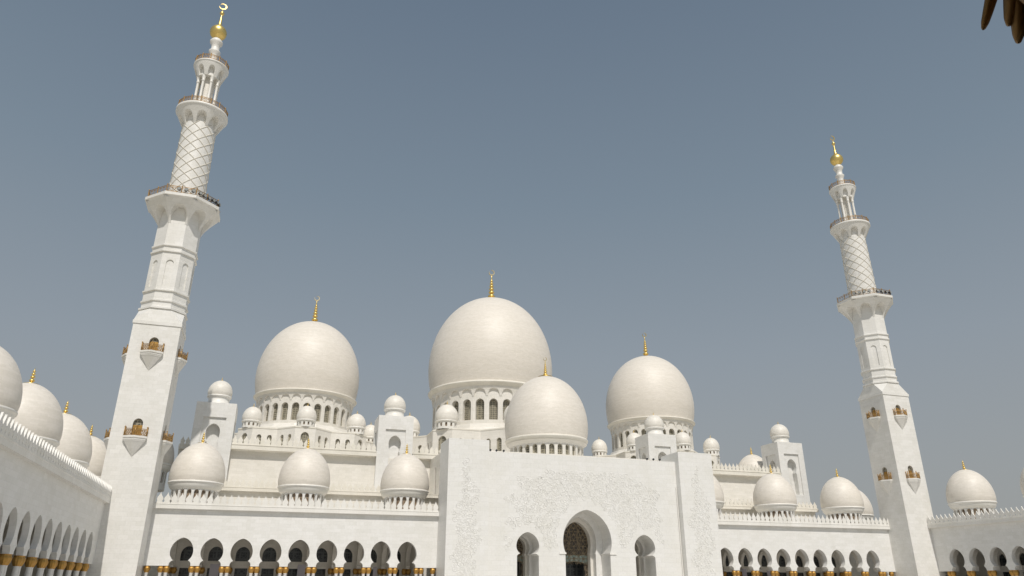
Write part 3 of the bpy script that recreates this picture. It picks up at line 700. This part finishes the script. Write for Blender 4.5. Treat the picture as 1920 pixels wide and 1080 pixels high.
# ------------------------------------------------------------------ square turrets with a small dome
def turret(label, dlabel, cx, yf, dep=6.3, flip=1):
    t = thing('turret', (cx, yf, 0), label, 'turret', 'square turrets with keyhole niches'); hw = 3.5
    ko = keyhole(0, 1.22, 27.6, 29.15, .92, 26.0, 1.1, 25.4, 21.0); rec = [(-2.0, 20.9), (2.0, 20.9), (2.0, 30.3), (-2.0, 30.3)]
    mb = MB()
    for (A, B, w) in (((-hw, 0), (hw, 0), 2 * hw), ((hw, 0), (hw, dep), dep), ((hw, dep), (-hw, dep), 2 * hw), ((-hw, dep), (-hw, 0), dep)):
        mp = planar(A, B); sh = lambda L, w=w: [(p[0] * (w / 7) + w / 2, p[1]) for p in L]
        mb.poly([(0, 12), (w, 12), (w, 33.0), (0, 33.0)], [sh(rec)], mp, .32, back=False, edge=False)
        mb.poly(sh([(-2.0, 20.9)] + [(2.0, 20.9), (2.0, 30.3), (-2.0, 30.3)]), [sh(ko)], lambda u, v, d, mp=mp: mp(u, v, d + .32), 1.3, back=False, edge=False)
        mb.poly(sh(ko), [], lambda u, v, d, mp=mp: mp(u, v, 1.62), .05, back=False, edge=False)
    mb.face([(-hw, 0, 33), (hw, 0, 33), (hw, dep, 33), (-hw, dep, 33)])
    mb.build('wall', M['white'], t)
    small_dome(dlabel, cx, yf + dep / 2, 33.0, 2.22, 1.95, 34.85, 37.95, .75, holes=False, group='small domes on the turrets', name='turret_dome')
turret('outer left turret, partly in the shadow of the left minaret', 'small dome on the outer left turret beside the left minaret', -63.6, 19.0)
turret('inner left turret between the left and central domes', 'small dome on the inner left turret between the two largest domes', -29.85, 20.0)
turret('inner right turret with a slit line, in front of the right large dome', 'small dome on the inner right turret in front of the right large dome', 29.85, 20.0)
turret('outer right turret with two lit niches, standing clear against the sky', 'small dome on the outer right turret near the right minaret', 63.6, 19.6)

# ------------------------------------------------------------------ arcade domes
mid_dome('egg shaped dome on the front arcade nearest the left minaret', -63.87, 6.04)
mid_dome('middle of the three egg shaped domes on the left front arcade', -47.0, 6.04)
mid_dome('egg shaped dome on the left front arcade nearest the gateway', -29.86, 6.04)
mid_dome('egg shaped dome mostly hidden behind the right edge of the gateway', 29.86, 6.04)
mid_dome('egg shaped dome on the right front arcade next to the gateway, before the outer turret', 47.0, 6.04)
mid_dome('egg shaped dome on the right front arcade nearest the right minaret', 63.87, 6.04)
mid_dome('dome at the corner of the left wing, half hidden by the left minaret', -80.4, 5.2, win=False)
mid_dome('second dome of the left wing counting from the left minaret', -80.4, -11.8, win=False)
mid_dome('third dome of the left wing counting from the left minaret', -80.4, -28.8, win=False)
mid_dome('nearest dome of the left wing, cut by the left edge of the picture', -80.4, -45.6, win=False)
mid_dome('egg shaped dome standing clear against the sky above the right wing', 80.4, -11.0)
mid_dome('dome of the right wing cut by the right edge of the picture', 80.4, -27.2, win=False)
mid_dome('dome seen in the gap between the left minaret and the outer left turret', -73.8, 21.0, 4.7)
mid_dome('sliver of dome behind the dome nearest the right minaret', 79.3, 20.0, 0, win=False)
mid_dome('dome low behind the outer right turret', 61.3, 31.5, 8.6, win=False)

# ------------------------------------------------------------------ minarets
def octa(mb, ap0, ap1, z0, z1):
    q = lambda ap, k: (ap / math.cos(pi / 8) * math.cos(-pi / 2 + pi / 8 + k * pi / 4), ap / math.cos(pi / 8) * math.sin(-pi / 2 + pi / 8 + k * pi / 4))
    for k in range(8):
        a, b = q(ap0, k - 1), q(ap0, k); c, d = q(ap1, k), q(ap1, k - 1); mb.face([(*a, z0), (*b, z0), (*c, z1), (*d, z1)])
def ledge(mb, ap, z, h, o=.22):
    octa(mb, ap, ap + o, z, z + .05); octa(mb, ap + o, ap + o, z + .05, z + h * .7); octa(mb, ap + o, ap, z + h * .7, z + h)
def rail_ring(mb, r, z, h, n, flat8=False, sub=4):
    def P(i, rr=r):
        a = -pi / 2 + pi / n * 0 + 2 * pi * i / (n * sub)
        if flat8:
            am = ((a + pi / 2 + pi / 8) % (pi / 4)) - pi / 8; rr = rr / math.cos(am)
        return (rr * math.cos(a), rr * math.sin(a))
    T = n * sub
    for zz, rr_ in ((z + .12, .045), (z + h * .78, .045), (z + h, .06)): mb.tube([(*P(i), zz) for i in range(T + 1)], rr_, 5)
    for i in range(T):
        x, y = P(i)
        if i % sub == 0:
            mb.tube([(x, y, z), (x, y, z + h + .12)], .085, 6); mb.tube([(x, y, z + h + .1), (x, y, z + h + .2), (x, y, z + h + .32)], [.06, .12, .02], 6)
        else: mb.tube([(x, y, z), (x, y, z + h)], .03, 4)
        x2, y2 = P(i + 1); mb.tube([(x, y, z + .12), (x2, y2, z + h * .78)], .022, 4); mb.tube([(x2, y2, z + .12), (x, y, z + h * .78)], .022, 4)
def minaret(x, y, label, flood, lights):
    t = thing('minaret', (x, y, 0), label, 'minaret', 'the two minarets'); hw = 3.42
    mb = MB()
    dz = [(21.8, 24.5), (34.8, 37.2)]
    for k in range(4):
        a = k * pi / 2; T = lambda u, v, d, a=a: ((u) * math.cos(a) - (-hw + d) * math.sin(a), u * math.sin(a) + (-hw + d) * math.cos(a), v)
        mb.poly([(-hw, 0), (hw, 0), (hw, 39.2), (-hw, 39.2)], [round_arch(0, .68, z0, z1, 12) for z0, z1 in dz], T, .5, back=False, edge=False)
    # band and broached slope from square to octagon
    mb.box(-hw - .12, hw + .12, -hw - .12, hw + .12, 39.21, 39.75)
    w = hw + .05; A0 = 3.34; q = lambda k: (A0 / math.cos(pi / 8) * math.cos(-pi / 2 + pi / 8 + k * pi / 4), A0 / math.cos(pi / 8) * math.sin(-pi / 2 + pi / 8 + k * pi / 4))
    cs = [(-w, -w), (w, -w), (w, w), (-w, w)]
    for k in range(4):
        a, b = cs[k], cs[(k + 1) % 4]; c, d = q(2 * k), q(2 * k - 1)
        mb.face([(*a, 39.76), (*b, 39.76), (*c, 41.95), (*d, 41.95)]); mb.face([(*b, 39.76), (*q(2 * k + 1), 41.95), (*c, 41.95)])
    mb.build('square_shaft', M['minaret'], t)
    mb = MB(); ap = 3.24
    ledge(mb, ap, 41.95, .5, .3); octa(mb, ap, ap, 42.4, 43.25); ledge(mb, ap, 43.25, .4, .2); octa(mb, ap, ap, 43.6, 45.0); ledge(mb, ap, 45.0, .4)
    for k in range(8):
        a = k * pi / 4; L = 2 * ap * math.tan(pi / 8)
        T = lambda u, v, d, a=a: (u * math.cos(a) - (-ap + d) * math.sin(a), u * math.sin(a) + (-ap + d) * math.cos(a), v)
        ra = round_arch(0, .56, 45.9, 50.55, 12); mb.poly([(-L / 2, 45.35), (L / 2, 45.35), (L / 2, 51.9), (-L / 2, 51.9)], [ra], T, .16, back=False, edge=False)
        mb.poly(ra, [], lambda u, v, d, T=T: T(u, v, .16), .1, back=False, edge=False)
    ledge(mb, ap, 51.85, .4); octa(mb, ap, ap, 52.2, 52.95); ledge(mb, ap, 52.9, .4); octa(mb, ap, ap * .99, 53.2, 61.2)
    mb.build('octagonal_shaft', M['minaret'], t)
    mb = MB(); arch_flare(mb, 8, 3.25, 5.58, 57.1, 61.0, wfrac=.80, hfrac=.76, flat=True, pw=1.35, inner=3.235, ns=20, ntt=6, p=2.5)
    octa(mb, 5.58, 5.78, 61.0, 61.1); octa(mb, 5.78, 5.78, 61.1, 61.6); octa(mb, 5.78, 5.6, 61.6, 61.7); octa(mb, 5.6, 1, 61.7, 61.71); g1 = mb.build('gallery', M['minaret'], t); g1['label'] = 'wide octagonal lower gallery'
    mb = MB(); rail_ring(mb, 5.45, 61.7, 1.15, 16, True, 3); mb.build('railing', M['bronze'], g1)
    mb = MB(); mb.lathe([(2.98, 61.7), (2.76, 77.6), (2.74, 80.4)], 64); cyl = mb.build('round_shaft', M['minaret'], t)
    mb = MB()
    for s in (-1, 1):
        for k in range(8):
            pts = []
            for i in range(61):
                q_ = i / 60; z = 61.75 + 16.2 * q_; r = 2.98 - .22 * q_ + .02; a = 2 * pi * k / 8 + s * q_ * 2 * pi * .98 + .2; pts.append((r * math.cos(a), r * math.sin(a), z))
            mb.tube(pts, .07, 5)
    lt = mb.build('diamond_lattice', M['palestone'], cyl)
    mb = MB(); arch_flare(mb, 9, 2.80, 4.3, 77.3, 80.4, wfrac=.76, hfrac=.68, pw=1.0, inner=2.765, ns=18, ntt=6, p=2.3, a0=-pi / 2 + .15)
    mb.lathe([(4.3, 80.4), (4.42, 80.48), (4.42, 80.92), (4.3, 81.0), (.5, 81.01)], 72); g2 = mb.build('gallery', M['minaret'], t); g2['label'] = 'round middle gallery'
    mb = MB(); rail_ring(mb, 4.2, 81.0, 1.0, 16, False, 3); mb.build('railing', M['bronze'], g2)
    mb = MB(); mb.lathe([(1.15, 81.01), (1.15, 88.6)], 24); mb.build('core', M['warm'], t)
    for k in range(8):
        a = pi / 8 + k * pi / 4
        def mk():
            mb = MB(); mb.lathe([(.33, 81.01), (.33, 81.3), (.24, 81.5), (.22, 87.0), (.22, 87.05), (.31, 87.15), (.31, 87.35), (.25, 87.5), (.33, 88.0), (.36, 88.39)], 14); return mb.build('pavilion_column', M['trim'])
        cached('pav_col', mk, t, (1.78 * math.cos(a), 1.78 * math.sin(a), 0))
    mb = MB(); arch_flare(mb, 8, 2.12, 3.0, 88.4, 91.0, wfrac=.62, hfrac=.72, pw=1.0, inner=1.94, ns=16, ntt=6, p=2.3, a0=-pi / 2 + .2)
    mb.lathe([(1.15, 88.41), (2.11, 88.39)], 48); mb.lathe([(1.92, 88.42), (1.92, 90.9)], 48)
    mb.lathe([(3.0, 91.0), (3.08, 91.06), (3.08, 91.3), (3.0, 91.4), (.5, 91.41)], 72); g3 = mb.build('gallery', M['minaret'], t); g3['label'] = 'small top gallery over the columned pavilion'
    mb = MB(); rail_ring(mb, 2.92, 91.4, 1.0, 12, False, 3); mb.build('railing', M['bronze'], g3)
    mb = MB(); mb.lathe([(.9, 91.41), (.82, 92.2), (.70, 94.1), (.74, 94.5), (1.02, 95.0), (1.04, 95.25), (.74, 95.5), (.72, 96.2), (.80, 96.7), (1.12, 97.2), (1.16, 97.55), (.95, 97.9), (.6, 98.3)], 32); mb.build('neck', M['trim'], t)
    mb = MB(); P = [(.55, 98.3)]
    for i in range(1, 15): a = -pi / 2 + .35 + (pi - .75) * i / 14; P.append((1.52 * math.cos(a), 99.85 + 1.5 * math.sin(a)))
    P += [(.45, 101.55), (.33, 101.9), (.24, 102.8), (.17, 104.0)]; bead(P, 104.6, .42, .9); P += [(.08, 105.2), (.06, 105.6), (.001, 105.6)]
    mb.lathe(P, 36); fin = mb.build('golden_finial', M['gold'], t)
    mb = MB(); crescent(mb, (0, 0, 106.28), .70, .13, R_(160)); mb.build('crescent', M['gold'], fin)
    # balconies: pointed slab on an inverted pyramid, bronze railing, gilt door
    for k in range(4):
        for zb in (21.8, 34.8):
            if k == 2: continue
            a = k * pi / 2
            def mk():
                mb = MB(); S = [(-1.62, 0), (-1.62, -.55), (0, -1.35), (1.62, -.55), (1.62, 0)]
                def pr_(sc, z0, z1, sc2=None):
                    sc2 = sc2 or sc; n = len(S)
                    for i in range(n): p, q_ = S[i], S[(i + 1) % n]; mb.face([(p[0] * sc, p[1] * sc, z0), (q_[0] * sc, q_[1] * sc, z0), (q_[0] * sc2, q_[1] * sc2, z1), (p[0] * sc2, p[1] * sc2, z1)])
                    mb.face([(p[0] * sc, p[1] * sc, z0) for p in S]); mb.face([(p[0] * sc2, p[1] * sc2, z1) for p in S])
                pr_(1.0, -.28, 0); pr_(.92, -.55, -.281); pr_(.84, -.78, -.551, .9)
                for i in range(4): p, q_ = S[i], S[i + 1]; mb.face([(p[0] * .82, p[1] * .82, -.782), (q_[0] * .82, q_[1] * .82, -.782), (0, .0, -3.0)])
                return mb.build('balcony', M['trim'])
            def mkr():
                mb = MB(); S = [Vector((-1.5, -.05)), Vector((-1.5, -.5)), Vector((0, -1.22)), Vector((1.5, -.5)), Vector((1.5, -.05))]
                for i in range(5):
                    p = S[i]; mb.tube([(p.x, p.y, 0), (p.x, p.y, 1.2)], .075, 6, cap=True); mb.tube([(p.x, p.y, 1.18), (p.x, p.y, 1.3), (p.x, p.y, 1.45)], [.05, .12, .02], 6)
                    if i < 4:
                        q_ = S[i + 1]
                        for z in (.12, .85, 1.02): mb.tube([(p.x, p.y, z), (q_.x, q_.y, z)], .05, 5)
                        m_ = max(2, round((q_ - p).length / .32))
                        for j in range(m_):
                            u0, u1 = p.lerp(q_, j / m_), p.lerp(q_, (j + 1) / m_); mb.tube([(u0.x, u0.y, .12), (u1.x, u1.y, .85)], .035, 4); mb.tube([(u1.x, u1.y, .12), (u0.x, u0.y, .85)], .035, 4); mb.tube([(u0.x, u0.y, .1), (u0.x, u0.y, .9)], .03, 4)
                return mb.build('railing', M['bronze'])
            def mkd():
                mb = MB(); mb.box(-.62, .62, .36, .42, .02, 1.75); mb.tube([(0, .34, .05), (0, .34, 1.75)], .05, 4)
                for s in (-.3, .3):
                    for z in (.3, 1.0): mb.box(s - .2, s + .2, .32, .355, z, z + .5)
                return mb.build('door', M['capgold'])
            def mkf():
                mb = MB(); mb.poly(round_arch(0, .66, 1.76, 2.68, 12), [], lambda u, v, d: (u, .4 + d, v), .05); return mb.build('fanlight', M['lattice'])
            P0 = (hw * math.sin(a), -hw * math.cos(a), zb)
            if 'balc' in _cache:
                b = inst_tree(_cache['balc'], t, P0, a)
            else:
                b = mk(); b.parent = t; b.location = P0; b.rotation_euler = (0, 0, a); _cache['balc'] = b
                for f in (mkr, mkd, mkf): f().parent = b
    # floodlights clipped to the lower gallery railing
    for ang in lights:
        am = ((ang + pi / 2 + pi / 8) % (pi / 4)) - pi / 8; r = 5.56 / math.cos(am)
        if 'flood' not in _cache:
            mb = MB(); mb.tube([(0, -.28, 0), (0, -.2, 0), (0, .3, 0), (0, .42, 0)], [.30, .30, .22, .05], 14, cap=True); o = mb.build('floodlight', M['black'])
            mb = MB(); mb.tube([(0, -.30, 0), (0, -.285, 0)], .26, 14, cap=True); mb.build('lens', M['lens'], o)
            mb = MB(); mb.tube([(-.33, 0, 0), (-.33, .1, -.45), (.33, .1, -.45), (.33, 0, 0)], .03, 4); mb.build('bracket', M['black'], o); _cache['flood'] = o
        else:
            s = _cache['flood']; o = s.copy(); col.objects.link(o)
            for ch in s.children:
                d = ch.copy(); col.objects.link(d); d.parent = o
        o.location = (x + r * math.cos(ang), y + r * math.sin(ang), 61.7 + .62); o.rotation_euler = (R_(-12) * 0, 0, ang + pi / 2); tag(o, flood[0], 'floodlight', flood[1])
m, nt_, b_ = mat('lattice_rib_stone', (.62, .58, .49), .5)
g = N(nt_, 'NewGeometry'); v = N(nt_, 'TexNoise'); v.inputs['Scale'].default_value = 4; nt_.links.new(g.outputs['Position'], v.inputs['Vector'])
nt_.links.new(ramp(nt_, v.outputs[0], [(.3, (.62, .58, .49)), (.7, (.73, .69, .60))]), b_.inputs['Base Color']); M['palestone'] = m
minaret(-72.2, -2.01, 'taller looking minaret on the left, leaning out of the top of the picture', ('dark round floodlight on the lower gallery railing of the left minaret', 'floodlights on the left minaret'), [-pi / 2 + R_(a) for a in (-4, 7, 18, 29, 38, 47, 56, 64, 72)])
minaret(72.4, -2.01, 'farther minaret on the right, in front of the right wing', ('dark round floodlight on the lower gallery railing of the right minaret', 'floodlights on the right minaret'), [-pi / 2 + R_(a) for a in (-62, -52, -42, -32, -14, -2, 10, 20)])

# ------------------------------------------------------------------ gallery the photographer stands in (opposite side of the courtyard)
NY = CAM.y + .77
cx0 = CAM.x + .57
t = thing('near_arcade', (0, NY, 0), 'dark gilded palm leaf capital of a near column hanging into the top right corner', 'arcade', None, 0)
XC = cx0 + 2.118; cs = [XC - 2.118 - P4, XC - 2.118, XC + 2.118, XC + 2.118 + P4]
mb = MB(); bt = [(cs[0] - 2.5, CAPZ1)]
for c in cs: bt += front_arch(c)
mb.poly(bt + [(cs[-1] + 2.5, CAPZ1), (cs[-1] + 2.5, 12.25), (cs[0] - 2.5, 12.25)], [], lambda u, v, d: (u, d - .5, v), 1.0); mb.build('wall', M['white'], t)
mb = MB(); mb.box(cs[0] - 2.5, cs[-1] + 2.5, -11, -.51, 9.4, 9.7); mb.box(cs[0] - 2.5, cs[-1] + 2.5, -11.4, -11, 0, 9.69); mb.build('roof', M['warm'], t)
# loose outer leaves that curl away from the capital: angle, radius, curl, length, width
CURL = ((121, .385, .21, .89, .055), (124, .375, .155, .93, .08), (121, .40, .12, .985, .08), (114, .37, .14, 1.05, .07), (126, .36, .12, 1.0, .07), (109, .37, .12, 1.1, .07), (250, .36, .14, .95, .06), (300, .34, .17, 1.0, .06), (20, .35, .15, .95, .06))
def near_column(x, y):
    o = shaft_mesh().build('column', M['shaft']); o.parent = t; o.location = (x, y, 0)
    core = MB(); core.lathe([(.26, 3.20), (.30, 3.4), (.36, 3.7), (.38, 4.0), (.40, 4.1), (.42, 4.17), (.05, 4.17)], 28); c = core.build('capital', M['capgold'], o)
    mb = MB()
    for tier, (zt, ln, n_, r0, out) in enumerate(((4.15, 1.02, 15, .34, .165), (3.92, .92, 12, .33, .10), (3.62, .55, 10, .29, .06))):
        for k in range(n_ + (len(CURL) if tier == 0 else 0)):
            a = 2 * pi * (k + .5 * tier) / n_
            if k >= n_: a = R_(CURL[k - n_][0]); r0 = CURL[k - n_][1]
            er = Vector((math.cos(a), math.sin(a), 0)); et = Vector((-er.y, er.x, 0))
            L = []; ln2 = ln * (1 + .13 * math.sin(k * 2.4 + tier)) if k < n_ else CURL[k - n_][3]; ns_ = 18
            for i in range(ns_ + 1):
                q_ = (1 - math.cos(pi * i / ns_)) / 2; w = (.078 if k < n_ else CURL[k - n_][4]) * math.sqrt(max(0, 1 - ((q_ - .5) / .5) ** 2)) * (1 + .10 * math.sin(q_ * 40)) + .003; rr = r0 + (out * math.sin(q_ * pi * .8) if k < n_ else CURL[k - n_][2] * q_ ** 2); z = zt - ln2 * q_
                c_ = er * rr + Vector((0, 0, z)); L.append([c_ + et * w * math.cos(2 * pi * m_ / 10) + er * w * .5 * math.sin(2 * pi * m_ / 10) for m_ in range(10)])
            for A_, B_ in zip(L, L[1:]):
                for m_ in range(10): mb.face([A_[m_], A_[(m_ + 1) % 10], B_[(m_ + 1) % 10], B_[m_]], smooth=True)
    mb.build('palm_leaves', M['nearleaf'], o)
M['nearleaf'] = gold('shade_darkened_gilt_leaf', (.30, .17, .06), .55, .4)  # gilt with the gallery's shade put into its darker base colour
for k in (-1, 0, 1):
    for s in (-.38, .38): near_column(XC + k * P4 + s, 0)
